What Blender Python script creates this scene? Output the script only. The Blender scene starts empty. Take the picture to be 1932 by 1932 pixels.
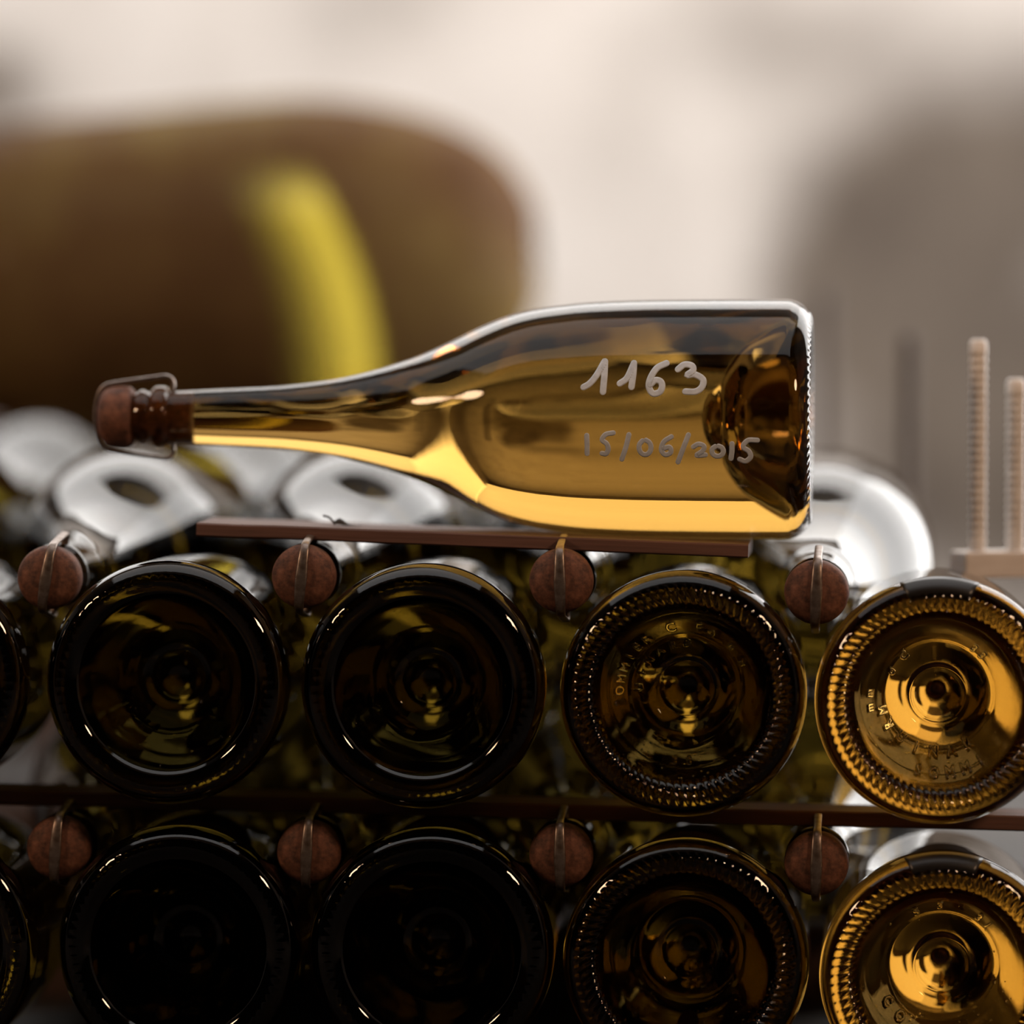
import bpy, bmesh, math, random
from mathutils import Vector, Matrix

random.seed(7)
sc = bpy.context.scene
col = sc.collection
PI = math.pi

# ------------------------------------------------------------------ camera
F_PX = 8474.0                      # focal length in pixels of the 1932 px frame
CAM = Vector((0.0, -1.75, 0.0))
YAW, PITCH = math.atan(684 / F_PX), math.atan(366 / F_PX)
cam_data = bpy.data.cameras.new('camera')
cam = bpy.data.objects.new('camera', cam_data)
col.objects.link(cam)
cam.location = CAM
cam.rotation_euler = (PI / 2 - PITCH, 0, YAW)
cam_data.sensor_width = 36.0
cam_data.lens = F_PX / 1932 * 36.0
cam_data.clip_start, cam_data.clip_end = 0.05, 50
cam_data.dof.use_dof = True
cam_data.dof.focus_distance = 1.775
APERTURE = 0.062                   # entrance pupil diameter in metres
cam_data.dof.aperture_fstop = cam_data.lens / 1000 / APERTURE
cam_data.dof.aperture_blades = 0
sc.camera = cam
M_CAM = cam.rotation_euler.to_matrix()


def at(u, v, y):
    """point seen at photograph pixel (u, v) that lies in the plane Y = y"""
    d = M_CAM @ Vector(((u - 966) / F_PX, -(v - 966) / F_PX, -1.0))
    return CAM + d * ((y - CAM.y) / d.y)


# ------------------------------------------------------------------ world, lamps, exposure
world = bpy.data.worlds.new('world')
sc.world = world
world.use_nodes = True
world.node_tree.nodes['Background'].inputs[0].default_value = (0.9, 0.75, 0.6, 1)
world.node_tree.nodes['Background'].inputs[1].default_value = 0.006

sc.view_settings.view_transform = 'Standard'
sc.view_settings.look = 'None'
sc.view_settings.gamma = 1
sc.view_settings.use_curve_mapping = False
sc.view_settings.exposure = 0.0


def area(name, loc, target, sx, sy, radiance, color):
    d = bpy.data.lights.new(name, 'AREA')
    d.shape = 'RECTANGLE'
    d.size, d.size_y = sx, sy
    d.energy = radiance * sx * sy * PI
    d.color = color
    o = bpy.data.objects.new(name, d)
    col.objects.link(o)
    o.location = loc
    o.rotation_euler = (Vector(target) - Vector(loc)).to_track_quat('-Z', 'Y').to_euler()
    return o


def disk(name, loc, target, size, radiance, color):
    o = area(name, loc, target, size, size, radiance, color)
    o.data.shape = 'DISK'
    return o


area('ceiling_lamp', (-0.55, 1.58, 0.93), (-0.55, 1.58, 0), 2.3, 1.36, 3.6, (1.0, 0.965, 0.93))
area('front_ceiling_lamp', (-0.35, 0.05, 0.93), (-0.35, 0.05, 0), 1.5, 0.9, 1.1, (1.0, 0.98, 0.97))
area('side_lamp', (0.485, 1.24, 0.34), (0, 1.24, 0.34), 1.6, 1.16, 5.0, (1.0, 0.975, 0.95))
disk('warm_lamp_right', (0.75, -0.60, 0.52), (-0.15, 0, -0.15), 0.20, 38, (1.0, 0.62, 0.37))
disk('warm_lamp_left', (-1.20, -0.60, 0.50), (-0.15, 0, -0.15), 0.20, 36, (1.0, 0.62, 0.37))

cy = sc.cycles
cy.max_bounces = 24
cy.transmission_bounces = 20
cy.glossy_bounces = 10
cy.diffuse_bounces = 3
cy.transparent_max_bounces = 8
cy.sample_clamp_indirect = 12
cy.use_denoising = True


# ------------------------------------------------------------------ materials
def mat(name):
    m = bpy.data.materials.new(name)
    m.use_nodes = True
    nt = m.node_tree
    return m, nt, nt.nodes['Principled BSDF']


def N(nt, kind, **kw):
    n = nt.nodes.new(kind)
    for k, v in kw.items():
        setattr(n, k, v)
    return n


def noise(nt, scale, detail=4, rough=0.55, coord='Object', stretch=None):
    tc = N(nt, 'ShaderNodeTexCoord')
    n = N(nt, 'ShaderNodeTexNoise')
    n.inputs['Scale'].default_value = scale
    n.inputs['Detail'].default_value = detail
    n.inputs['Roughness'].default_value = rough
    if stretch:
        mp = N(nt, 'ShaderNodeMapping')
        mp.inputs['Scale'].default_value = stretch
        nt.links.new(tc.outputs[coord], mp.inputs[0])
        nt.links.new(mp.outputs[0], n.inputs['Vector'])
    else:
        nt.links.new(tc.outputs[coord], n.inputs['Vector'])
    return n


def ramp(nt, src, stops):
    r = N(nt, 'ShaderNodeValToRGB')
    while len(r.color_ramp.elements) < len(stops):
        r.color_ramp.elements.new(0.5)
    for e, (p, c) in zip(r.color_ramp.elements, stops):
        e.position = p
        e.color = (*c, 1) if len(c) == 3 else c
    nt.links.new(src, r.inputs[0])
    return r


def bump(nt, src, bsdf, strength, dist):
    b = N(nt, 'ShaderNodeBump')
    b.inputs['Strength'].default_value = strength
    b.inputs['Distance'].default_value = dist
    nt.links.new(src, b.inputs['Height'])
    nt.links.new(b.outputs[0], bsdf.inputs['Normal'])
    return b


def glass_mat(name, tint, absorb, density, rough=0.015, ior=1.38):
    m, nt, p = mat(name)
    p.inputs['Base Color'].default_value = (*tint, 1)
    p.inputs['Roughness'].default_value = rough
    p.inputs['IOR'].default_value = ior
    p.inputs['Transmission Weight'].default_value = 1
    n = noise(nt, 60, 2)
    bump(nt, n.outputs[0], p, 0.04, 0.001)
    if density:
        a = N(nt, 'ShaderNodeVolumeAbsorption')
        a.inputs['Color'].default_value = (*absorb, 1)
        a.inputs['Density'].default_value = density
        nt.links.new(a.outputs[0], nt.nodes['Material Output'].inputs['Volume'])
    return m


MAT = {}
MAT['glass'] = glass_mat('shaded_bottle_glass', (0.090, 0.070, 0.018), (0.64, 0.535, 0.1), 14.0, ior=1.50)  # shade deep in the pile is put into this darker tint
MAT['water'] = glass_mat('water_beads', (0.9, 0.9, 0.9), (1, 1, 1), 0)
MAT['glass_half_shaded'] = glass_mat('half_shaded_bottle_glass', (0.30, 0.205, 0.055), (0.64, 0.535, 0.1), 14.0, ior=1.44)  # half shaded copy of the bottle glass, shade put into the tint
MAT['glass_gold_lit'] = glass_mat('lit_golden_glass', (0.43, 0.275, 0.088), (0.66, 0.535, 0.15), 14.0, 0.035)  # golden glass; lit copy for the right hand bases
MAT['glass_old'] = glass_mat('amber_bottle_glass', (1.0, 0.92, 0.34), (0.60, 0.45, 0.05), 3.0, 0.06)
# cellar dust caked on its near side, left clear in one band to imitate a streak of refracted light
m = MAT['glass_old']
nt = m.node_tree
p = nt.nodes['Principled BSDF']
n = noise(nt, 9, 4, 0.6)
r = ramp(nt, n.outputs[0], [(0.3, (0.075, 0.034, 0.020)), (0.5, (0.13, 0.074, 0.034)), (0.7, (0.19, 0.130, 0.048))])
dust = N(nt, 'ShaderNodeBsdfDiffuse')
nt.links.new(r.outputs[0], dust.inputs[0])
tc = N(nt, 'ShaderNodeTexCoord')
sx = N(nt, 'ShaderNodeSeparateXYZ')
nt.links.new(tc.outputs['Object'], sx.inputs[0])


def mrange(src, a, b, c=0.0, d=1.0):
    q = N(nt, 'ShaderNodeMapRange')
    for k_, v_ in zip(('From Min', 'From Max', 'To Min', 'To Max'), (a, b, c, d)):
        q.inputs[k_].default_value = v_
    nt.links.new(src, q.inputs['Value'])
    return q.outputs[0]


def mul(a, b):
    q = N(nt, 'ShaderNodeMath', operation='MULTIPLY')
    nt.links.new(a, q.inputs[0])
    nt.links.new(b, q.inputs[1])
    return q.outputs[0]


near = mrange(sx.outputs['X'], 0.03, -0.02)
zo = N(nt, 'ShaderNodeMath', operation='ADD')                  # the clear streak band is bowed: a - 3.2 (z + 0.05)^2
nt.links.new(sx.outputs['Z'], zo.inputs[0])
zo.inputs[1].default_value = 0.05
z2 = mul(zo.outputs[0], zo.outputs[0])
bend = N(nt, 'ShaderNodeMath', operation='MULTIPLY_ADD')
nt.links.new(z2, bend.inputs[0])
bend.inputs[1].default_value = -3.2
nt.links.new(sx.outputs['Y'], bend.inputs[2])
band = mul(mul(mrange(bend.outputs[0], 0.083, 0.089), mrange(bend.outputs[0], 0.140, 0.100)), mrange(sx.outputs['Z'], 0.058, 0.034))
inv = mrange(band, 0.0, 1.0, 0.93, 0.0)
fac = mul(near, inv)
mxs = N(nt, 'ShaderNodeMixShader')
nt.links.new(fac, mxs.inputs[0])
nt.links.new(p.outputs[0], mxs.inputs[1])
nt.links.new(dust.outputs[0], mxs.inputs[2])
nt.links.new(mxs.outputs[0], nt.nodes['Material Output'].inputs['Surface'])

m, nt, p = mat('shaded_bar')  # darker copy of the bar colour, standing in for missing light
n = noise(nt, 200, 3)
r = ramp(nt, n.outputs[0], [(0.3, (0.05, 0.035, 0.028)), (0.7, (0.13, 0.095, 0.08))])
nt.links.new(r.outputs[0], p.inputs['Base Color'])
p.inputs['Roughness'].default_value = 0.7
MAT['bar_shaded'] = m

m, nt, p = mat('cork')
n = noise(nt, 260, 5, 0.65)
r = ramp(nt, n.outputs[0], [(0.3, (0.04, 0.016, 0.010)), (0.55, (0.17, 0.065, 0.036)), (0.75, (0.28, 0.12, 0.07))])
nt.links.new(r.outputs[0], p.inputs['Base Color'])
p.inputs['Roughness'].default_value = 0.75
bump(nt, n.outputs[0], p, 0.35, 0.0006)
MAT['cork'] = m

m, nt, p = mat('dark_steel_strap')
n = noise(nt, 300, 3)
r = ramp(nt, n.outputs[0], [(0.3, (0.16, 0.11, 0.085)), (0.7, (0.34, 0.29, 0.26))])
nt.links.new(r.outputs[0], p.inputs['Base Color'])
p.inputs['Metallic'].default_value = 0.85
p.inputs['Roughness'].default_value = 0.38
MAT['strap'] = m

m, nt, p = mat('lath_wood')
n = noise(nt, 30, 5, 0.6, stretch=(0.25, 6, 6))
r = ramp(nt, n.outputs[0], [(0.3, (0.065, 0.030, 0.022)), (0.6, (0.15, 0.072, 0.054)), (0.8, (0.22, 0.12, 0.09))])
nt.links.new(r.outputs[0], p.inputs['Base Color'])
p.inputs['Roughness'].default_value = 0.62
bump(nt, n.outputs[0], p, 0.4, 0.0008)
MAT['lath'] = m

m, nt, p = mat('old_timber')
n = noise(nt, 14, 5, 0.6, stretch=(0.3, 5, 5))
r = ramp(nt, n.outputs[0], [(0.3, (0.03, 0.016, 0.01)), (0.7, (0.11, 0.055, 0.035))])
nt.links.new(r.outputs[0], p.inputs['Base Color'])
p.inputs['Roughness'].default_value = 0.8
bump(nt, n.outputs[0], p, 0.5, 0.002)
MAT['timber'] = m

m, nt, p = mat('white_marker_paint')
n = noise(nt, 400, 3)
r = ramp(nt, n.outputs[0], [(0.3, (0.54, 0.60, 0.68)), (0.7, (0.68, 0.75, 0.84))])
nt.links.new(r.outputs[0], p.inputs['Base Color'])
p.inputs['Roughness'].default_value = 0.5
MAT['paint'] = m

m, nt, p = mat('black_pitch')
p.inputs['Base Color'].default_value = (0.012, 0.010, 0.009, 1)
p.inputs['Roughness'].default_value = 0.35
MAT['pitch'] = m

m, nt, p = mat('galvanised_bar')
n = noise(nt, 200, 3)
r = ramp(nt, n.outputs[0], [(0.3, (0.70, 0.66, 0.63)), (0.7, (0.88, 0.85, 0.82))])
nt.links.new(r.outputs[0], p.inputs['Base Color'])
p.inputs['Metallic'].default_value = 0.0
p.inputs['Roughness'].default_value = 0.45
MAT['bar'] = m

m, nt, p = mat('whitewashed_board')
n = noise(nt, 40, 4, stretch=(1, 1, 6))
r = ramp(nt, n.outputs[0], [(0.3, (0.70, 0.64, 0.60)), (0.7, (0.85, 0.80, 0.76))])
nt.links.new(r.outputs[0], p.inputs['Base Color'])
p.inputs['Roughness'].default_value = 0.6
MAT['board'] = m

m, nt, p = mat('dry_leaf')
n = noise(nt, 500, 3)
r = ramp(nt, n.outputs[0], [(0.3, (0.02, 0.014, 0.009)), (0.7, (0.07, 0.045, 0.028))])
nt.links.new(r.outputs[0], p.inputs['Base Color'])
MAT['leaf'] = m

m, nt, p = mat('dark_stone_floor')
n = noise(nt, 6, 6)
r = ramp(nt, n.outputs[0], [(0.3, (0.012, 0.010, 0.009)), (0.7, (0.04, 0.034, 0.03))])
nt.links.new(r.outputs[0], p.inputs['Base Color'])
p.inputs['Roughness'].default_value = 0.8
bump(nt, n.outputs[0], p, 0.4, 0.01)
MAT['floor'] = m

# lime plaster with damp staining, and a foot darkened to dim the bottle's refracted view
m, nt, p = mat('stained_lime_plaster')
tc = N(nt, 'ShaderNodeTexCoord')
big = noise(nt, 2.6, 5, 0.6)
fine = noise(nt, 9, 6, 0.65, stretch=(1.4, 1, 0.8))
base = ramp(nt, fine.outputs[0], [(0.25, (0.42, 0.378, 0.340)), (0.5, (0.54, 0.495, 0.458)), (0.75, (0.60, 0.56, 0.525))])


dn = noise(nt, 3.2, 4, 0.6)
dsub = N(nt, 'ShaderNodeVectorMath', operation='SUBTRACT')
nt.links.new(dn.outputs['Color'], dsub.inputs[0])
dsub.inputs[1].default_value = (0.5, 0.5, 0.5)
dmul = N(nt, 'ShaderNodeVectorMath', operation='MULTIPLY_ADD')
nt.links.new(dsub.outputs[0], dmul.inputs[0])
dmul.inputs[1].default_value = (0.28, 0, 0.28)
nt.links.new(tc.outputs['Object'], dmul.inputs[2])


def blob(cx, cz, rx, rz, power):
    """soft elliptic dark patch centred on the wall point (cx, cz)"""
    mp = N(nt, 'ShaderNodeMapping')
    mp.vector_type = 'TEXTURE'
    mp.inputs['Location'].default_value = (cx, 0, cz)
    mp.inputs['Scale'].default_value = (rx, 1000, rz)
    nt.links.new(dmul.outputs[0], mp.inputs[0])
    g = N(nt, 'ShaderNodeTexGradient', gradient_type='SPHERICAL')
    nt.links.new(mp.outputs[0], g.inputs[0])
    mu = N(nt, 'ShaderNodeMath', operation='MULTIPLY')
    mu.inputs[1].default_value = power
    nt.links.new(g.outputs['Fac'], mu.inputs[0])
    return mu.outputs[0]


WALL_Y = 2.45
stains_and_dimming = []
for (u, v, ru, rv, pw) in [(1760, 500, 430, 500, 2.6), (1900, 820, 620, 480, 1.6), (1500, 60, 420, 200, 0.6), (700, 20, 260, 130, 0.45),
                           (1150, 330, 200, 200, 0.2), (-60, 160, 210, 150, 1.3), (700, 1300, 2600, 420, 0.9)]:  # last patch darkens the wall foot to dim what the lying bottle refracts
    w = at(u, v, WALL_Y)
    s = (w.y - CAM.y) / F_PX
    stains_and_dimming.append(blob(w.x, w.z, ru * s, rv * s, pw))
acc = stains_and_dimming[0]
for s in stains_and_dimming[1:]:
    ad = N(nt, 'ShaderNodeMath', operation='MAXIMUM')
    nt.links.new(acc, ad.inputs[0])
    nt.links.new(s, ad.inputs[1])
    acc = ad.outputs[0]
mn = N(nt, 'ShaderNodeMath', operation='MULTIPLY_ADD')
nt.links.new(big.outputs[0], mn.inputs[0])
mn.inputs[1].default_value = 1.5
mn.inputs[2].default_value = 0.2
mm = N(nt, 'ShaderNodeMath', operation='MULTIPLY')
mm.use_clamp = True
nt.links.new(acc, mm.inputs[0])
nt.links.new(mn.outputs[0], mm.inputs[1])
stain_dim_col = ramp(nt, fine.outputs[0], [(0.3, (0.06, 0.044, 0.034)), (0.7, (0.16, 0.128, 0.10))])
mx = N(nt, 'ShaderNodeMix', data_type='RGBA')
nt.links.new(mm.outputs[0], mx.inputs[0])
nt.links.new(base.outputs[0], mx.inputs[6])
nt.links.new(stain_dim_col.outputs[0], mx.inputs[7])
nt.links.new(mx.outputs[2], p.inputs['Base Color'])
p.inputs['Roughness'].default_value = 0.9
bump(nt, fine.outputs[0], p, 0.5, 0.01)
MAT['plaster'] = m

m, nt, p = mat('grey_vault_plaster')
n = noise(nt, 4, 6)
r = ramp(nt, n.outputs[0], [(0.3, (0.16, 0.13, 0.11)), (0.7, (0.32, 0.28, 0.25))])
nt.links.new(r.outputs[0], p.inputs['Base Color'])
p.inputs['Roughness'].default_value = 0.9
MAT['vault'] = m


# ------------------------------------------------------------------ mesh helpers
def link_mesh(name, me, material=None, parent=None, smooth=True):
    o = bpy.data.objects.new(name, me)
    col.objects.link(o)
    if material and not me.materials:
        me.materials.append(material)
    if smooth:
        for f in me.polygons:
            f.use_smooth = True
    if parent:
        o.parent = parent
    return o


def bm_mesh(name, bm):
    me = bpy.data.meshes.new(name)
    bmesh.ops.recalc_face_normals(bm, faces=bm.faces[:])
    bm.to_mesh(me)
    bm.free()
    return me


def lathe_mesh(name, prof, seg, disp=None):
    """revolve (a, r) about local Y; disp(k, theta, r) gives an outward push"""
    verts, faces = [], []
    rings = []
    n = len(prof)
    for k, (a, r) in enumerate(prof):
        if r <= 1e-6:
            rings.append([len(verts)])
            verts.append((0, a, 0))
            continue
        a0, r0 = prof[max(k - 1, 0)]
        a1, r1 = prof[min(k + 1, n - 1)]
        t = Vector((a1 - a0, r1 - r0))
        t.normalize()
        nr, na = t.x, -t.y                       # outward normal (profile runs base -> lip)
        ring = []
        for i in range(seg):
            th = 2 * PI * i / seg
            d = disp(k, th, r) if disp else 0
            rr, aa = r + nr * d, a + na * d
            ring.append(len(verts))
            verts.append((rr * math.cos(th), aa, rr * math.sin(th)))
        rings.append(ring)
    for A, B in zip(rings, rings[1:]):
        if len(A) == 1 and len(B) == 1:
            continue
        for i in range(seg):
            j = (i + 1) % seg
            if len(A) == 1:
                faces.append((A[0], B[i], B[j]))
            elif len(B) == 1:
                faces.append((A[i], B[0], A[j]))
            else:
                faces.append((A[i], B[i], B[j], A[j]))
    me = bpy.data.meshes.new(name)
    me.from_pydata(verts, [], faces)
    bm = bmesh.new()
    bm.from_mesh(me)
    bmesh.ops.recalc_face_normals(bm, faces=bm.faces[:])
    bm.to_mesh(me)
    bm.free()
    return me


def spline(pts, n):
    """Catmull-Rom through 2-D or 3-D points"""
    P = [Vector(q) for q in pts]
    if len(P) == 2:
        return [P[0].lerp(P[1], i / n) for i in range(n + 1)]
    P = [P[0] * 2 - P[1]] + P + [P[-1] * 2 - P[-2]]
    out = []
    for k in range(1, len(P) - 2):
        p0, p1, p2, p3 = P[k - 1:k + 3]
        for i in range(n):
            t = i / n
            out.append(0.5 * ((2 * p1) + (p2 - p0) * t + (2 * p0 - 5 * p1 + 4 * p2 - p3) * t * t
                              + (3 * p1 - p0 - 3 * p2 + p3) * t ** 3))
    out.append(P[-2])
    return out


def refine(prof, n=3):
    return [(max(q.x, 0) if False else q.x, max(q.y, 0)) for q in spline(prof, n)]


def box_bm(bm, lo, hi, bevel=0.0, matrix=None):
    g = bmesh.ops.create_cube(bm, size=1)
    vs = g['verts']
    for v in vs:
        v.co = Vector([lo[i] + (v.co[i] + 0.5) * (hi[i] - lo[i]) for i in range(3)])
    if bevel:
        es = list({e for v in vs for e in v.link_edges})
        r = bmesh.ops.bevel(bm, geom=es, offset=bevel, segments=2, affect='EDGES', profile=0.5)
        vs = list({v for f in r['faces'] for v in f.verts} | {v for v in vs if v.is_valid})
    if matrix is not None:
        bmesh.ops.transform(bm, matrix=matrix, verts=vs)


def tag(o, label=None, cat=None, group=None, kind=None):
    if label:
        o['label'] = label
    if cat:
        o['category'] = cat
    if group:
        o['group'] = group
    if kind:
        o['kind'] = kind
    return o


def empty(name, loc=(0, 0, 0), rot=(0, 0, 0)):
    o = bpy.data.objects.new(name, None)
    o.empty_display_size = 0.02
    col.objects.link(o)
    o.location = loc
    o.rotation_euler = rot
    return o


# ------------------------------------------------------------------ the setting
def slab(name, lo, hi, material):
    bm = bmesh.new()
    box_bm(bm, lo, hi)
    o = link_mesh(name, bm_mesh(name, bm), material, smooth=False)
    o['kind'] = 'structure'
    return o


FLOOR_Z = -0.306
slab('floor', (-2.2, -2.4, FLOOR_Z - 0.1), (0.9, 2.6, FLOOR_Z), MAT['floor'])
slab('wall_back', (-2.2, WALL_Y, FLOOR_Z), (0.9, WALL_Y + 0.15, 1.0), MAT['plaster'])
slab('wall_right', (0.5, -0.2, FLOOR_Z), (0.6, WALL_Y, 1.0), MAT['vault'])
slab('wall_left', (-2.2, -0.2, FLOOR_Z), (-2.1, WALL_Y, 1.0), MAT['vault'])
slab('ceiling', (-2.2, -0.7, 0.95), (0.9, WALL_Y + 0.15, 1.05), MAT['vault'])

# ------------------------------------------------------------------ the bottle
MM = 0.001
PUNT = [(43.0, 0), (42.6, 3.0), (41.4, 5.8), (39.4, 8.2), (37.0, 9.8), (35.4, 10.5), (34.9, 11.2), (34.7, 12.2),
        (34.0, 14.0), (31.2, 17.6), (26.5, 22.0), (19.5, 25.6), (12.5, 29.0), (7.0, 32.0), (3.4, 34.4)]
RING = [(1.6, 36.2), (0.7, 37.8), (0.2, 39.4), (0.0, 41.0), (0.3, 42.4)]
HEEL = [(1.0, 43.9), (2.4, 45.6), (4.3, 47.0), (6.8, 48.0), (9.5, 48.45)]
BODY = [(20, 48.5), (35, 48.5), (50, 48.4), (65, 48.2), (80, 47.7), (92, 47.0), (100, 46.1), (111, 44.5), (122, 41.7),
        (133.5, 37.1), (144.6, 31.6), (155.8, 26.4), (165, 23.0), (178, 19.1), (193, 15.7), (214.4, 13.0), (235, 11.9),
        (254, 10.9), (259.2, 10.7)]
LIP = [(259.8, 11.2), (260.5, 12.4), (261.8, 12.9), (264.8, 12.9), (266.2, 12.2), (267.0, 10.7), (268.6, 10.4), (270.0, 11.3),
       (271.4, 11.3), (272.8, 10.3), (274.3, 10.0), (274.5, 9.0), (274.5, 0)]


def bottle_profile():
    P = [(a * MM, r * MM) for a, r in PUNT + RING + HEEL + BODY]
    return refine(P, 3) + [(a * MM, r * MM) for a, r in LIP]


def ridge_disp(count, slant, amp, r0, r1, sharp=1.0):
    def f(k, th, r):
        rr = r / MM
        if r0 < rr < r1 and k < 75:
            w = math.sin(PI * (rr - r0) / (r1 - r0)) ** 0.6
            c = math.cos(count * th + slant * (rr - r0))
            return amp * MM * w * (max(c, 0) ** sharp)
        return 0
    return f


BODY_ME = {
    'plain': lathe_mesh('plain_bottle_glass', bottle_profile(), 96),
    'stippled': lathe_mesh('stippled_bottle_glass', bottle_profile(), 432, ridge_disp(72, 0.0, 0.16, 39.6, 43.6, 2.0)),
    'ridged': lathe_mesh('ridged_bottle_glass', bottle_profile(), 576, ridge_disp(76, -1.0, 0.6, 34.6, 43.4, 1.0)),
}
for me in BODY_ME.values():
    me.materials.append(MAT['glass'])

CORK = [(250, 0), (250, 8.4), (251, 9.0), (273.6, 9.0), (274.3, 9.6), (274.6, 11.4), (276, 12.5), (279, 12.8), (283, 12.6), (285.6, 11.8),
        (287.4, 9.6), (288.4, 6.5), (288.9, 3), (289.0, 0)]
CORK_ME = lathe_mesh('cork', [(a * MM, r * MM) for a, r in CORK], 48)
CORK_ME.materials.append(MAT['cork'])


def strap_mesh():
    """bent steel strap (agrafe) over the cork, hooked under the lip ring; lies in the local YZ plane"""
    half = [(258.6, 10.9), (258.0, 13.2), (258.7, 15.6), (261.0, 16.9), (265, 16.5), (278, 14.7), (284.5, 13.6), (287.6, 11.8), (289.2, 8.0), (289.9, 3.5)]
    pts = half + [(290.1, 0)] + [(a, -r) for a, r in reversed(half)]
    path = [Vector((0, q.x * MM, q.y * MM)) for q in spline(pts, 3)]
    bm = bmesh.new()
    w, t = 1.9 * MM, 0.75 * MM
    sec = []
    for i in range(12):
        a = 2 * PI * i / 12
        c, s = math.cos(a), math.sin(a)
        sec.append((w * math.copysign(abs(c) ** 0.6, c), t * math.copysign(abs(s) ** 0.8, s)))
    rings = []
    n = len(path)
    for i, q in enumerate(path):
        d = (path[min(i + 1, n - 1)] - path[max(i - 1, 0)]).normalized()
        nrm = Vector((0, d.z, -d.y))
        wide = 1.0 + 0.5 * max(0, 1 - abs(i / (n - 1) - 0.5) / 0.22)     # broader across the cork
        rings.append([bm.verts.new(q + Vector((x * wide * 0.85, 0, 0)) + nrm * z) for x, z in sec])
    for A, B in zip(rings, rings[1:]):
        for i in range(12):
            bm.faces.new((A[i], A[(i + 1) % 12], B[(i + 1) % 12], B[i]))
    bm.faces.new(rings[0])
    bm.faces.new(rings[-1])
    return bm_mesh('wire_clip', bm)


STRAP_ME = strap_mesh()
STRAP_ME.materials.append(MAT['strap'])


def bottle(variant, loc, rot, label, group, roll=0.0, scale=1.0, name='champagne_bottle', glass=None):
    """thing > glass_body, cork (> wire_clip); local +Y runs from base to cork"""
    root = empty(name, loc, rot)
    tag(root, label, 'bottle', group)
    me = BODY_ME[variant]
    b = link_mesh('glass_body', me, None, root)
    b.rotation_euler = (0, roll, 0)
    if glass:
        b.data = me.copy()
        b.data.materials[0] = glass
    c = link_mesh('cork', CORK_ME, None, root)
    s = link_mesh('wire_clip', STRAP_ME, None, c)
    s.rotation_euler = (0, roll, 0)
    root.scale = (scale,) * 3
    return root


# engraved ring lettering in the punt --------------------------------------------------
PP = sorted([(r, a) for a, r in PUNT if r > 12.0])


def punt_a(r):
    for (r0, a0), (r1, a1) in zip(PP, PP[1:]):
        if r0 <= r <= r1:
            return a0 + (a1 - a0) * (r - r0) / (r1 - r0)
    return PP[-1][1] if r > PP[-1][0] else PP[0][1]


def glyph_mesh(ch, size):
    cu = bpy.data.curves.new('glyph', 'FONT')
    cu.body = ch
    cu.size = size
    cu.align_x = 'CENTER'
    cu.resolution_u = 2
    cu.extrude = 0.35
    cu.bevel_depth = 0.42
    cu.bevel_resolution = 1
    cu.offset = -0.015 * size
    ob = bpy.data.objects.new('glyph', cu)
    col.objects.link(ob)
    dg = bpy.context.evaluated_depsgraph_get()
    me = bpy.data.meshes.new_from_object(ob.evaluated_get(dg))
    bpy.data.objects.remove(ob)
    bpy.data.curves.remove(cu)
    return me


def lettering(parent, spec, material):
    """spec: (character, clock angle in degrees (0 = top, clockwise), radius mm, size mm, tops outward?)"""
    for ch, deg, rad, size, outward in spec:
        me = glyph_mesh(ch, size)
        g = bmesh.new()
        g.from_mesh(me)
        bpy.data.meshes.remove(me)
        bmesh.ops.remove_doubles(g, verts=g.verts[:], dist=1e-4)
        th = math.radians(90 - deg)
        er, et = Vector((math.cos(th), 0, math.sin(th))), Vector((math.sin(th), 0, -math.cos(th)))
        er_t, et_t = (er, et) if outward else (-er, -et)
        for v in g.verts:
            lift = -(v.co.z + 0.5)
            q = er * rad + er_t * (v.co.y - size * 0.35) + et_t * v.co.x
            rr = min(max(math.hypot(q.x, q.z), 12.6), 34)
            v.co = Vector((q.x, punt_a(rr) + lift, q.z)) * MM
        link_mesh('embossed_letter', bm_mesh('embossed_letter', g), material, parent, smooth=False)


def droplets(parent, seed, n=46):
    """beads of condensation clinging to the lower side of the punt"""
    rnd = random.Random(seed)
    bm = bmesh.new()
    centres = [rnd.uniform(195, 345) for _ in range(5)]
    for _ in range(n):
        th = math.radians(rnd.gauss(rnd.choice(centres), 9) if rnd.random() < 0.75 else rnd.uniform(0, 360))
        r = rnd.uniform(20, 33.5)
        q = Vector((r * math.cos(th), punt_a(r) - 0.15, r * math.sin(th))) * MM
        bmesh.ops.create_icosphere(bm, subdivisions=2, radius=rnd.uniform(0.22, 0.55) * MM, matrix=Matrix.Translation(q))
    o = link_mesh('condensation_beads', bm_mesh('condensation_beads', bm), MAT['water'], parent)
    o['kind'] = 'stuff'
    return o


def arc(text, start, step, rad, size, outward=True):
    return [(c, start + i * step, rad, size, outward) for i, c in enumerate(text) if c != ' ']


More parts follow.
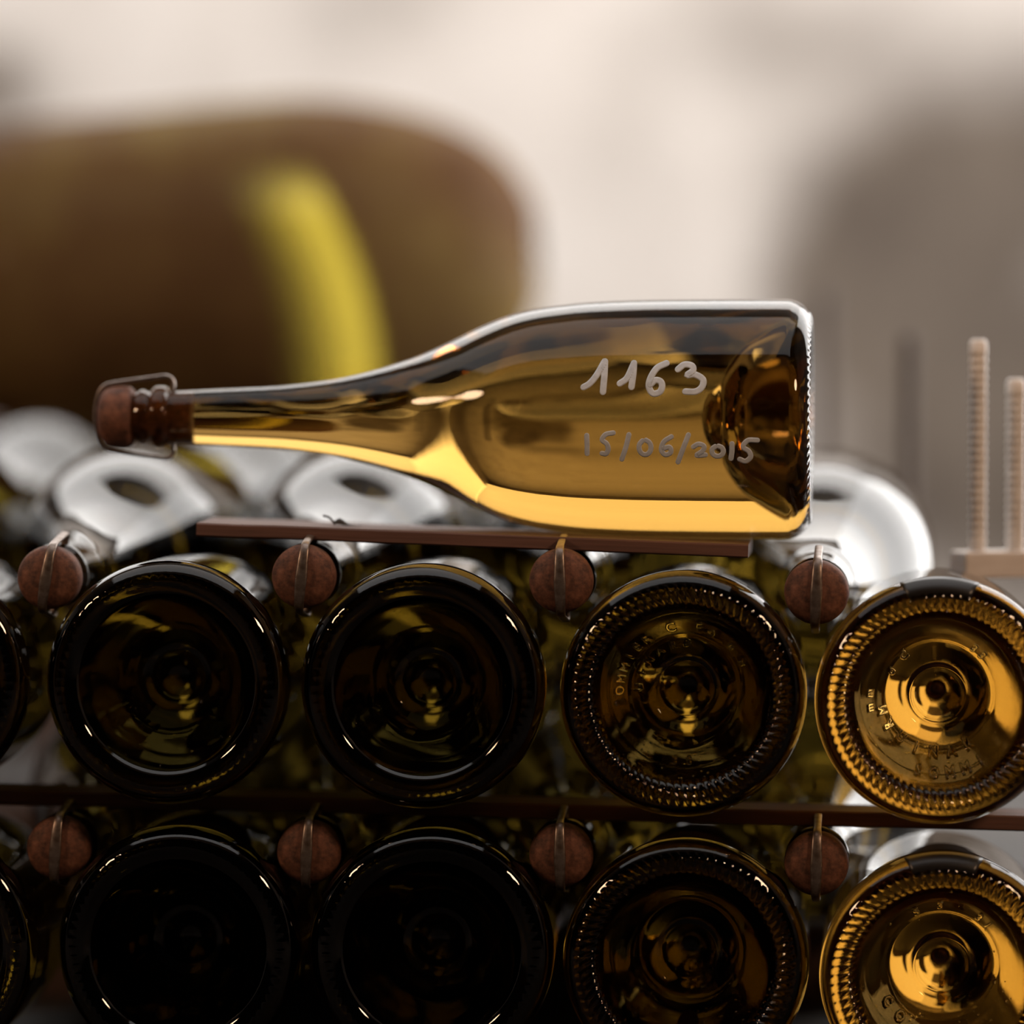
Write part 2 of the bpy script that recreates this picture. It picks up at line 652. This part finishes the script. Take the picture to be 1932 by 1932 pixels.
def notch(parent):
    """black pitch mark laid over the heel at the top of the base"""
    bm = bmesh.new()
    prof = [(0.9, 41.0), (0.3, 42.6), (0.9, 44.2), (2.3, 46.0), (4.2, 47.4), (6.6, 48.4)]
    nseg = 18
    rows = []
    for k, (a, r) in enumerate(prof):
        half = math.radians(18.5 - 2.5 * (1 - k / (len(prof) - 1)))
        row = []
        for i in range(nseg + 1):
            th = PI / 2 - half + 2 * half * i / nseg
            row.append([bm.verts.new(Vector(((r + d) * math.cos(th), a - d * 0.8, (r + d) * math.sin(th))) * MM) for d in (-0.4, 0.35)])
        rows.append(row)
    for A, B in zip(rows, rows[1:]):
        for i in range(nseg):
            for s in (0, 1):
                bm.faces.new((A[i][s], A[i + 1][s], B[i + 1][s], B[i][s]))
    for row in (rows[0], rows[-1]):
        for i in range(nseg):
            bm.faces.new((row[i][0], row[i + 1][0], row[i + 1][1], row[i][1]))
    for i in (0, nseg):
        for A, B in zip(rows, rows[1:]):
            bm.faces.new((A[i][0], A[i][1], B[i][1], B[i][0]))
    o = link_mesh('pitch_mark', bm_mesh('pitch_mark', bm), MAT['pitch'], parent)
    o['label'] = 'black mark over the top of the base rim'
    return o


# ------------------------------------------------------------------ front stack
G1, G2 = 'bottles lying base outward in the upper row', 'bottles lying base outward in the lower row'
row1 = [(-180, 1284, 'stippled', 'dark bottle base cut by the picture edge, upper row, left of all others'),
        (310, 1290, 'stippled', 'nearly black bottle base of the upper row between the two leftmost corks'),
        (795, 1298, 'stippled', 'dark bottle base in the upper row under the left half of the top lath'),
        (1287, 1312, 'ridged', 'dark olive bottle base with embossed ring lettering, upper row under the lying bottle'),
        (1772, 1325, 'ridged', 'golden lit bottle base with embossed letters and black rim mark, upper row right end')]
row2 = [(-165, 1788, 'stippled', 'dark bottle base cut by the picture edge, lower row, left of all others'),
        (332, 1792, 'stippled', 'nearly black bottle base of the lower row between its two leftmost corks'),
        (812, 1797, 'stippled', 'black bottle base of the lower row, straight below the second whole upper base'),
        (1292, 1818, 'ridged', 'dark bottle base in the lower row with a faint golden glimmer in its hollow'),
        (1780, 1845, 'ridged', 'golden lit bottle base with black rim mark at the right end of the lower row')]
jit = [0.2, -0.35, 0.3, -0.2, 0.15]
bases = []
for rowi, (rw, gname) in enumerate(((row1, G1), (row2, G2))):
    for k, (u, v, var, label) in enumerate(rw):
        q = at(u, v, 0.0)
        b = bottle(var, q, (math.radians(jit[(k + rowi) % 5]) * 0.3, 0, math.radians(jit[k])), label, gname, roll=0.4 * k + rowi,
                   glass=MAT['glass_gold_lit'] if k == 4 else MAT['glass_half_shaded'] if k == 3 else None)  # change of light along the row is put into the tint
        bases.append(b)
        droplets(b, 10 * rowi + k)
        if k >= 3:
            if k == 3 and rowi == 0:
                spec = (arc('SOMMIER', -100, 10.6, 25.5, 4.6) + arc('C', -12, 8, 26.0, 6.0) + arc('Fo', 12, 13, 26.0, 5.6) + arc('us', 46, 18, 26, 5.0)
                        + arc('UINARD', -88, 18.0, 18.6, 4.4) + arc('33', 176, 12, 27, 4.0))
            elif rowi == 0:
                spec = (arc('RMOOS', 240, 16, 22.5, 4.4)[:2] + arc('oC', -62, 22, 21.0, 4.6) + arc('SOMMI', 196, -12.5, 28.5, 5.2, False)
                        + arc('UINAR', 222, -18.5, 21.5, 5.2, False) + arc('33', 36, 10, 24, 4.6) + arc('mm', 262, 12, 27, 4.0))
            elif k == 4:
                spec = (arc('5', -24, 10, 25.5, 5.0) + arc('3', -2, 10, 26.0, 4.6) + arc('31', 34, 10, 25.5, 4.6)
                        + arc('CO MI', 240, -18, 24.5, 5.2, False))
            else:
                spec = []
            lettering(b, spec, MAT['glass_half_shaded'])
        if k == 4:
            notch(b)

G3, G4 = 'bottles lying cork outward in the upper row', 'bottles lying cork outward in the lower row'
BOTTLE_L = 0.290
TIP_Y = 0.014
c1 = [(-400, 1090, 'bottle shoulder peeping in at the picture edge above the cut upper base'),
      (86, 1092, 'cork end of upper row bottle, leftmost, its shiny shoulder bright behind it'),
      (568, 1090, 'cork end of upper row bottle whose clip touches the top lath near the dry leaf'),
      (1056, 1098, 'cork end of upper row bottle directly under the lying bottle and lath'),
      (1540, 1120, 'cork end of upper row bottle with white shining shoulder, right of the lying bottle')]
c2 = [(-385, 1600, 'cork outward bottle outside the picture edge, lower row'),
      (104, 1604, 'cork end of lower row bottle, leftmost, almost lost in shadow'),
      (578, 1612, 'cork end of lower row bottle with orange lit cork halves'),
      (1056, 1618, 'cork end of lower row bottle, black cork below the second gap of the lath'),
      (1540, 1634, 'cork end of lower row bottle with dark cork, beside the golden base')]
tilt = [0.03, 0.16, 0.10, -0.02, 0.04]
for rowi, (rw, gname) in enumerate(((c1, G3), (c2, G4))):
    for k, (u, v, label) in enumerate(rw):
        if rowi == 1 and k == 0:
            continue
        q = at(u, v, TIP_Y)
        q.y = TIP_Y + BOTTLE_L
        bottle('plain', q, (0, 0, PI), label, gname, roll=-tilt[k] * (1 if rowi == 0 else 0.5))

# ------------------------------------------------------------------ laths
def plank(name, p0, p1, depth, thick, material, label, cat='lath', group=None, bevel=0.0006):
    """board whose front top edge runs p0 -> p1; depth goes back along +Y, thickness down"""
    p0, p1 = Vector(p0), Vector(p1)
    d = p1 - p0
    bm = bmesh.new()
    L = d.length
    nseg = 14
    g = bmesh.ops.create_grid(bm, x_segments=1, y_segments=1, size=1)
    bm.clear()
    rings = []
    rnd = random.Random(name + label)
    for i in range(nseg + 1):
        x = L * i / nseg
        w = [rnd.uniform(-1, 1) * 0.00025 for _ in range(4)]
        b = bevel
        pts = [(b, 0), (depth - b, 0), (depth, -b), (depth, -thick + b), (depth - b, -thick), (b, -thick), (0, -thick + b), (0, -b)]
        rings.append([bm.verts.new((x, yy + w[0], zz + w[1] * 0.6)) for yy, zz in pts])
    for A, B in zip(rings, rings[1:]):
        for i in range(8):
            j = (i + 1) % 8
            bm.faces.new((A[i], A[j], B[j], B[i]))
    bm.faces.new(rings[0])
    bm.faces.new(rings[-1])
    o = link_mesh(name, bm_mesh(name, bm), material, smooth=False)
    o.location = p0
    o.rotation_euler = (0, -math.atan2(d.z, math.hypot(d.x, d.y)), math.atan2(d.y, d.x))
    tag(o, label, cat, group)
    return o


GL = 'wooden laths between the bottle rows'
plank('wooden_lath', at(371, 986, 0.032), at(1412, 1028, 0.032), 0.050, 0.0054, MAT['lath'],
      'short reddish brown wooden lath under the lying bottle, on top of the pile', group=GL)
zl = lambda u, v: at(u, v, 0.0)
# long lath below the upper bases: just under the lowest points of bottles
pa, pb = bases[1].location, bases[4].location
sl = (pb.z - pa.z) / (pb.x - pa.x)
x0, x1 = pa.x - 0.30, pb.x + 0.16
p0 = Vector((x0, 0.048, pa.z - 0.0489 + sl * (x0 - pa.x)))
p1 = Vector((x1, 0.048, pa.z - 0.0489 + sl * (x1 - pa.x)))
plank('wooden_lath', p0, p1, 0.028, 0.0062, MAT['lath'], 'long dark wooden lath running between the upper and lower bottle bases', group=GL)
p0b, p1b = Vector((x0, 0.055, FLOOR_Z + 0.0086)), Vector((x1, 0.055, FLOOR_Z + 0.004))

# ------------------------------------------------------------------ the lying bottle on the lath
AX_Y = 0.068
q0, q1 = at(1529, 791, AX_Y), at(181, 787, AX_Y)
dd = q1 - q0
ang = math.atan2(dd.z, -dd.x)
lying = bottle('ridged', q0, (0, 0, 0), 'gold green bottle lying on the lath, numbered 1163 and dated in white', None, roll=0.0, glass=MAT['glass_gold_lit'])
lying.rotation_mode = 'QUATERNION'
# local Y -> direction of dd, local Z stays up
yv = dd.normalized()
zv = Vector((0, 0, 1))
xv = yv.cross(zv).normalized()
zv = xv.cross(yv)
R = Matrix((xv, yv, zv)).transposed()
lying.rotation_quaternion = R.to_quaternion()
lying.scale = (1, dd.length / BOTTLE_L, 1)

PROF = [(a, r) for a, r in HEEL + BODY]


def body_r(a):
    for (a0, r0), (a1, r1) in zip(PROF, PROF[1:]):
        if a0 <= a <= a1:
            return r0 + (r1 - r0) * (a - a0) / (a1 - a0)
    return 48.5


def painted(name, pts, width_px, parent, closed=False):
    """marker stroke given in photograph pixels, wrapped on the glass as a thin raised ribbon"""
    pts = [(1080 + x / 4.025, 640 + y / 4.025) for x, y in pts]
    path = spline(pts, 6)
    pxm = 97.0 / 452.0
    P = [Vector(((1529 - q.x) * pxm, (791.5 - q.y) * pxm)) for q in path]       # (a, height) in mm
    w = width_px * pxm / 2
    outline_l, outline_r = [], []
    n = len(P)
    bm = bmesh.new()

    def proj(v, lift):
        a, h = v.x, v.y
        rr = body_r(a) + lift
        h = max(min(h, rr - 1), -rr + 1)
        return Vector((-math.sqrt(rr * rr - h * h), a, h)) * MM
    rows = []
    ext = []
    d0 = (P[1] - P[0]).normalized()
    d1 = (P[-1] - P[-2]).normalized()
    caps0 = [(P[0] - d0 * w * s, w * math.sqrt(1 - s * s), d0) for s in (0.97, 0.8, 0.45)]
    caps1 = [(P[-1] + d1 * w * s, w * math.sqrt(1 - s * s), d1) for s in (0.45, 0.8, 0.97)]
    mid = []
    for i in range(n):
        d = (P[min(i + 1, n - 1)] - P[max(i - 1, 0)]).normalized()
        mid.append((P[i], w, d))
    for q, ww, d in (mid if closed else caps0 + mid + caps1):
        nn = Vector((-d.y, d.x))
        row = []
        for s in (-1, -0.5, 0, 0.5, 1):
            v2 = q + nn * ww * s
            row.append((bm.verts.new(proj(v2, -0.25)), bm.verts.new(proj(v2, 0.32))))
        rows.append(row)
    for A, B in zip(rows, rows[1:]):
        for i in range(4):
            bm.faces.new((A[i][1], A[i + 1][1], B[i + 1][1], B[i][1]))
            bm.faces.new((A[i][0], A[i + 1][0], B[i + 1][0], B[i][0]))
        for i in (0, 4):
            bm.faces.new((A[i][0], A[i][1], B[i][1], B[i][0]))
    for row in (rows[0], rows[-1]):
        for i in range(4):
            bm.faces.new((row[i][0], row[i + 1][0], row[i + 1][1], row[i][1]))
    return bm_mesh(name, bm)


def join_meshes(name, meshes):
    bm = bmesh.new()
    for me in meshes:
        bm.from_mesh(me)
        bpy.data.meshes.remove(me)
    out = bpy.data.meshes.new(name)
    bm.to_mesh(out)
    bm.free()
    return out


def ell(cx, cy, rx, ry, a0=-80, a1=275):
    return [(cx + rx * math.cos(math.radians(a)), cy + ry * math.sin(math.radians(a))) for a in range(a0, a1 + 1, 36)]


WN, WD = 12.0, 9.4
marks = [
    ('painted_digit', WN, [[(150, 358), (195, 330), (245, 268), (300, 168)], [(303, 168), (302, 270), (294, 392)]]),
    ('painted_digit', WN, [[(418, 330), (470, 288), (518, 182)], [(518, 180), (515, 260), (504, 355)]]),
    ('painted_digit', WN, [[(758, 180), (690, 215), (645, 285), (632, 350), (662, 402), (712, 392), (730, 350), (718, 315), (680, 305), (645, 335)]]),
    ('painted_digit', WN, [[(845, 224), (890, 190), (945, 198), (955, 232), (912, 268), (968, 262), (1030, 300), (1022, 355), (975, 388), (902, 388)]]),
    ('painted_digit', WD, [[(176, 715), (178, 780), (177, 850)]]),
    ('painted_digit', WD, [[(372, 695), (315, 708), (290, 748), (322, 775), (334, 815), (318, 850), (288, 848)]]),
    ('painted_slash', WD, [[(488, 708), (465, 800), (434, 890)]]),
    ('painted_digit', WD, [ell(606, 802, 44, 54)]),
    ('painted_digit', WD, [[(800, 722), (745, 760), (726, 820), (755, 856), (795, 838), (788, 800), (745, 808)]]),
    ('painted_slash', WD, [[(926, 708), (890, 800), (848, 910)]]),
    ('painted_digit', WD, [[(962, 796), (1000, 776), (1040, 792), (1028, 828), (985, 860), (1050, 856)]]),
    ('painted_digit', WD, [ell(1140, 828, 42, 38)]),
    ('painted_digit', WD, [[(1246, 772), (1245, 830), (1238, 882)]]),
    ('painted_digit', WD, [[(1432, 746), (1362, 748), (1326, 795), (1368, 826), (1382, 868), (1345, 902), (1302, 888)]]),
]
for name, w, strokes in marks:
    mes = [painted(name, s, w, lying) for s in strokes]
    o = link_mesh(name, join_meshes(name, mes), MAT['paint'], lying)

# ------------------------------------------------------------------ dry leaf scrap on the lath
leaf = empty('dry_leaf', at(640, 991, 0.05))
tag(leaf, 'curled dark dry leaf scrap with stalk lying on the top lath', 'leaf')
bm = bmesh.new()
rows = []
for i in range(9):
    t = i / 8
    x = (t * 11.5 - 2.5) * MM
    hgt = (1.9 * math.sin(PI * min(1, t * 1.25 + 0.12)) + 0.5 * math.sin(9 * t)) * MM * (1 - 0.6 * t)
    wid = 3.4 * MM * math.sin(PI * (0.12 + 0.86 * t)) + 0.2 * MM
    row = []
    for j in range(7):
        s = j / 3 - 1
        row.append(bm.verts.new((x, s * wid, max(0.0002, hgt * (1.35 - 0.9 * s * s) + 0.0003 * math.sin(5 * t + 3 * s)))))
    rows.append(row)
for A, B in zip(rows, rows[1:]):
    for j in range(6):
        bm.faces.new((A[j], A[j + 1], B[j + 1], B[j]))
bmesh.ops.solidify(bm, geom=bm.faces[:], thickness=0.00035)
link_mesh('blade', bm_mesh('leaf_blade', bm), MAT['leaf'], leaf)


def tube(name, pts, rad, material, parent=None, seg=8, n=4, taper=None):
    path = spline(pts, n)
    bm = bmesh.new()
    rings = []
    m_ = len(path)
    up = Vector((0, 1, 0.01))
    for i, q in enumerate(path):
        d = (path[min(i + 1, m_ - 1)] - path[max(i - 1, 0)]).normalized()
        a = d.cross(up).normalized()
        b = d.cross(a)
        rr = rad * (taper(i / (m_ - 1)) if taper else 1)
        rings.append([bm.verts.new(q + (a * math.cos(2 * PI * k / seg) + b * math.sin(2 * PI * k / seg)) * rr) for k in range(seg)])
    for A, B in zip(rings, rings[1:]):
        for k in range(seg):
            bm.faces.new((A[k], A[(k + 1) % seg], B[(k + 1) % seg], B[k]))
    bm.faces.new(rings[0])
    bm.faces.new(rings[-1])
    return link_mesh(name, bm_mesh(name, bm), material, parent)


tube('stalk', [(-0.0015, 0, 0.0006), (-0.0025, 0, 0.0016), (-0.0042, 0, 0.0032), (-0.0066, 0, 0.0039)], 0.00045, MAT['leaf'], leaf)

# ------------------------------------------------------------------ second stack further back
G5 = 'bottles of the stack behind'
BACK_Y = 0.345
back_cork = {1056: [(-390, 'blurred bottle shoulder with white glint behind the pile, by the picture edge'),
                    (100, 'blurred dark bottle shoulder seen below the neck of the lying bottle'),
                    (590, 'blurred bottle of the rear stack behind the middle of the lying bottle'),
                    (1080, 'blurred bottle of the rear stack behind the base half of the lying bottle')],
             1566: [(100, 'lower rear bottle, cork outward, behind the two leftmost corks'),
                    (590, 'lower rear bottle, cork outward, behind the lath below the leaf'),
                    (1080, 'lower rear bottle, cork outward, behind the embossed base')]}
for v, lst in back_cork.items():
    for u, label in lst:
        q = at(u, v, 0.0)
        q.y = BACK_Y + BOTTLE_L
        bottle('plain', q, (0, 0, PI), label, G5, roll=0.1)
for u, label in [(-145, 'rear bottle, base outward, behind the base cut by the picture edge'),
                 (345, 'rear bottle, base outward, behind the first whole upper base'),
                 (835, 'rear bottle, base outward, behind the second whole upper base'),
                 (1310, 'rear bottle, base outward, behind the embossed upper base')]:
    q = at(u, 1262, 0.0)
    q.y = BACK_Y
    bottle('plain', q, (0, 0, 0), label, 'rear bottles with base outward', roll=0.1)
zb = at(0, 1566, 0).z - 0.0485

# ------------------------------------------------------------------ bearers, rear laths
def beam(name, lo, hi, label, cat='beam', bevel=0.002, material=None):
    bm = bmesh.new()
    box_bm(bm, lo, hi, bevel)
    o = link_mesh(name, bm_mesh(name, bm), material or MAT['timber'], smooth=False)
    tag(o, label, cat)
    return o


beam('timber_block', (-0.62, 0.50, FLOOR_Z), (-0.03, 0.62, zb - 0.0005), 'dark timber block carrying the blurred rear bottles', 'timber')
zc2 = at(1056, 1618, TIP_Y).z - 0.0485
beam('timber_bearer', (-0.52, 0.235, FLOOR_Z), (0.0, 0.285, zc2 - 0.007), 'low dark timber bearer under the rear ends of the lower bottles', 'timber')
zc1 = at(1056, 1098, TIP_Y).z - 0.0485
zl0, zl1 = at(-300, 1088, TIP_Y), at(1540, 1120, TIP_Y)
plank('wooden_lath', (zl0.x, 0.24, zl0.z - 0.0515), (zl1.x + 0.03, 0.24, zl1.z - 0.0515), 0.03, 0.0045, MAT['lath'],
      'wooden lath deep in the pile between the cork outward bottles', group=GL)
plank('wooden_lath', p0b, p1b, 0.03, 0.0036, MAT['lath'], 'lowest wooden lath, on the floor under the lower bottle bases', group=GL)

# ------------------------------------------------------------------ large old bottle on its rack
BIG_Y = 0.80
BIG = [(40, 0), (38, 8), (30, 14), (16, 18), (4, 21), (0, 25), (2, 31), (9, 45), (20, 58), (36, 69.5), (56, 79), (80, 86.5),
       (105, 91.5), (130, 94), (155, 94), (190, 93), (225, 91.5), (265, 90), (300, 87), (330, 78), (356, 63), (380, 45), (405, 32), (440, 25), (480, 22.5), (520, 21)]
BIG_LIP = [(522, 25), (530, 26), (534, 22), (550, 21), (551, 16)]
BIG_IN = [(520, 16.5), (480, 18), (440, 20.5), (405, 26.5), (380, 40.5), (352, 58), (326, 73.5), (298, 82.5), (265, 85.5), (225, 87), (190, 88.5),
          (155, 89), (130, 89.5), (106, 87.2), (82, 82.2), (59, 75), (40, 66), (26, 55), (16, 43), (10, 32), (9, 26), (12, 22), (22, 21), (34, 18), (42, 11), (45, 0)]
big_me = lathe_mesh('large_bottle_glass', refine([(a * MM, r * MM) for a, r in BIG], 3) + [(a * MM, r * MM) for a, r in BIG_LIP]
                    + [(a * MM, r * MM) for a, r in BIG_IN], 96)
base_pt = at(1012, 474, BIG_Y)
big = empty('large_bottle', base_pt, (math.radians(-2.9), 0, math.radians(90)))
tag(big, 'huge blurred brown bottle lying behind, with a yellow lit edge', 'bottle')
link_mesh('glass_body', big_me, MAT['glass_old'], big)
bk = link_mesh('cork', lathe_mesh('large_cork', [(a * MM, r * MM) for a, r in [(530, 0), (530, 14), (551.2, 15.5), (551.6, 18), (553, 25), (575, 25), (580, 18), (582, 0)]], 32), MAT['cork'], big)
big_s = 94 / 48.5
rack = empty('bottle_rack', (base_pt.x - 0.2, BIG_Y, FLOOR_Z))
tag(rack, 'dark wooden rack under the huge blurred bottle', 'rack')
ztop = base_pt.z - 0.1037
for nm, lo, hi in [('shelf_board', (-0.42, -0.16, ztop - 0.03 - FLOOR_Z), (0.17, 0.22, ztop - 0.001 - FLOOR_Z)),
                   ('leg', (-0.40, -0.14, 0), (-0.35, -0.09, ztop - 0.03 - FLOOR_Z)),
                   ('leg', (0.10, -0.14, 0), (0.15, -0.09, ztop - 0.03 - FLOOR_Z)),
                   ('leg', (-0.40, 0.15, 0), (-0.35, 0.20, ztop - 0.03 - FLOOR_Z)),
                   ('leg', (0.10, 0.15, 0), (0.15, 0.20, ztop - 0.03 - FLOOR_Z))]:
    bm = bmesh.new()
    box_bm(bm, lo, hi, 0.002)
    link_mesh(nm, bm_mesh(nm, bm), MAT['timber'], rack, smooth=False)

# dark box added further back to darken the view through the lying bottle
added_box = empty('added_dark_box', (-0.70, 1.35, FLOOR_Z))
tag(added_box, 'added dark boarded box behind, darkens the view through the lying bottle', 'added_box')
CH = -0.115 - FLOOR_Z


def added_box_piece(nm, lo, hi):
    bm = bmesh.new()
    box_bm(bm, lo, hi, 0.002)
    link_mesh(nm, bm_mesh(nm, bm), MAT['timber'], added_box, smooth=False)


for k in range(3):
    z0_ = 0.004 + k * (CH - 0.004) / 3
    z1_ = z0_ + (CH - 0.004) / 3 - 0.004
    added_box_piece('board', (-0.56, 0.0, z0_), (0.58, 0.018, z1_))
    added_box_piece('board', (-0.56, 0.42, z0_), (0.58, 0.438, z1_))
    added_box_piece('side_board', (-0.56, 0.02, z0_), (-0.542, 0.418, z1_))
    added_box_piece('side_board', (0.562, 0.02, z0_), (0.58, 0.418, z1_))
for k in range(5):
    added_box_piece('lid_board', (-0.56, 0.002 + k * 0.0875, CH), (0.58, 0.002 + k * 0.0875 + 0.084, CH + 0.014))
for x_ in (-0.53, 0.53):
    added_box_piece('corner_post', (x_ - 0.015, -0.014, 0), (x_ + 0.015, -0.0005, CH - 0.002))

# ------------------------------------------------------------------ ribbed steel bars and the pale board
def ribbed_bar(u, vtop, y, zbot, rad, label, material='bar'):
    top = at(u, vtop, y)
    prof = [(0, 0), (0, rad * 0.8), (rad * 0.3, rad)]
    z = rad * 0.3
    h = top.z - zbot
    pitch = 0.0034
    while z < h - pitch - rad:
        prof += [(z + pitch * 0.25, rad * 0.90), (z + pitch * 0.6, rad * 0.92), (z + pitch * 0.8, rad * 1.06), (z + pitch, rad * 1.04)]
        z += pitch
    prof += [(h - rad * 0.3, rad), (h, rad * 0.7), (h, 0)]
    me = lathe_mesh('ribbed_bar', prof, 16)
    o = link_mesh('ribbed_bar', me, MAT[material])
    o.location = (top.x, top.y, zbot)
    o.rotation_euler = (PI / 2, 0, 0)
    tag(o, label, 'metal bar', 'upright ribbed bars behind the right end of the pile')
    return o


b4 = bases[4].location
BD_Y = 0.115
zt = at(1846, 1040, BD_Y + 0.008).z
bl = at(1822, 1060, BD_Y)
pb_ = beam('pale_board', (0, 0, 0), (0.12, 0.016, zt - (b4.z + 0.0412)),
           'pale whitewashed board end lying on the shoulder of the golden right hand bottle', 'board', 0.001, MAT['board'])
pb_.location = (bl.x, BD_Y, b4.z + 0.0412)
pb_.rotation_euler = (0, 0, math.radians(24))
ribbed_bar(1846, 640, BD_Y + 0.011, zt, 0.0036, 'pale ribbed bar, second from the picture edge, standing on the pale board')
ribbed_bar(1917, 714, BD_Y + 0.017, zt, 0.0040, 'pale ribbed bar, shortest, nearest the picture edge')
ribbed_bar(1715, 632, 0.46, FLOOR_Z, 0.0038, 'dark blurred bar behind the white shining bottle shoulder', 'bar_shaded')
ribbed_bar(1556, 552, 0.70, FLOOR_Z, 0.0042, 'tall blurred bar right behind the base of the lying bottle', 'bar_shaded')
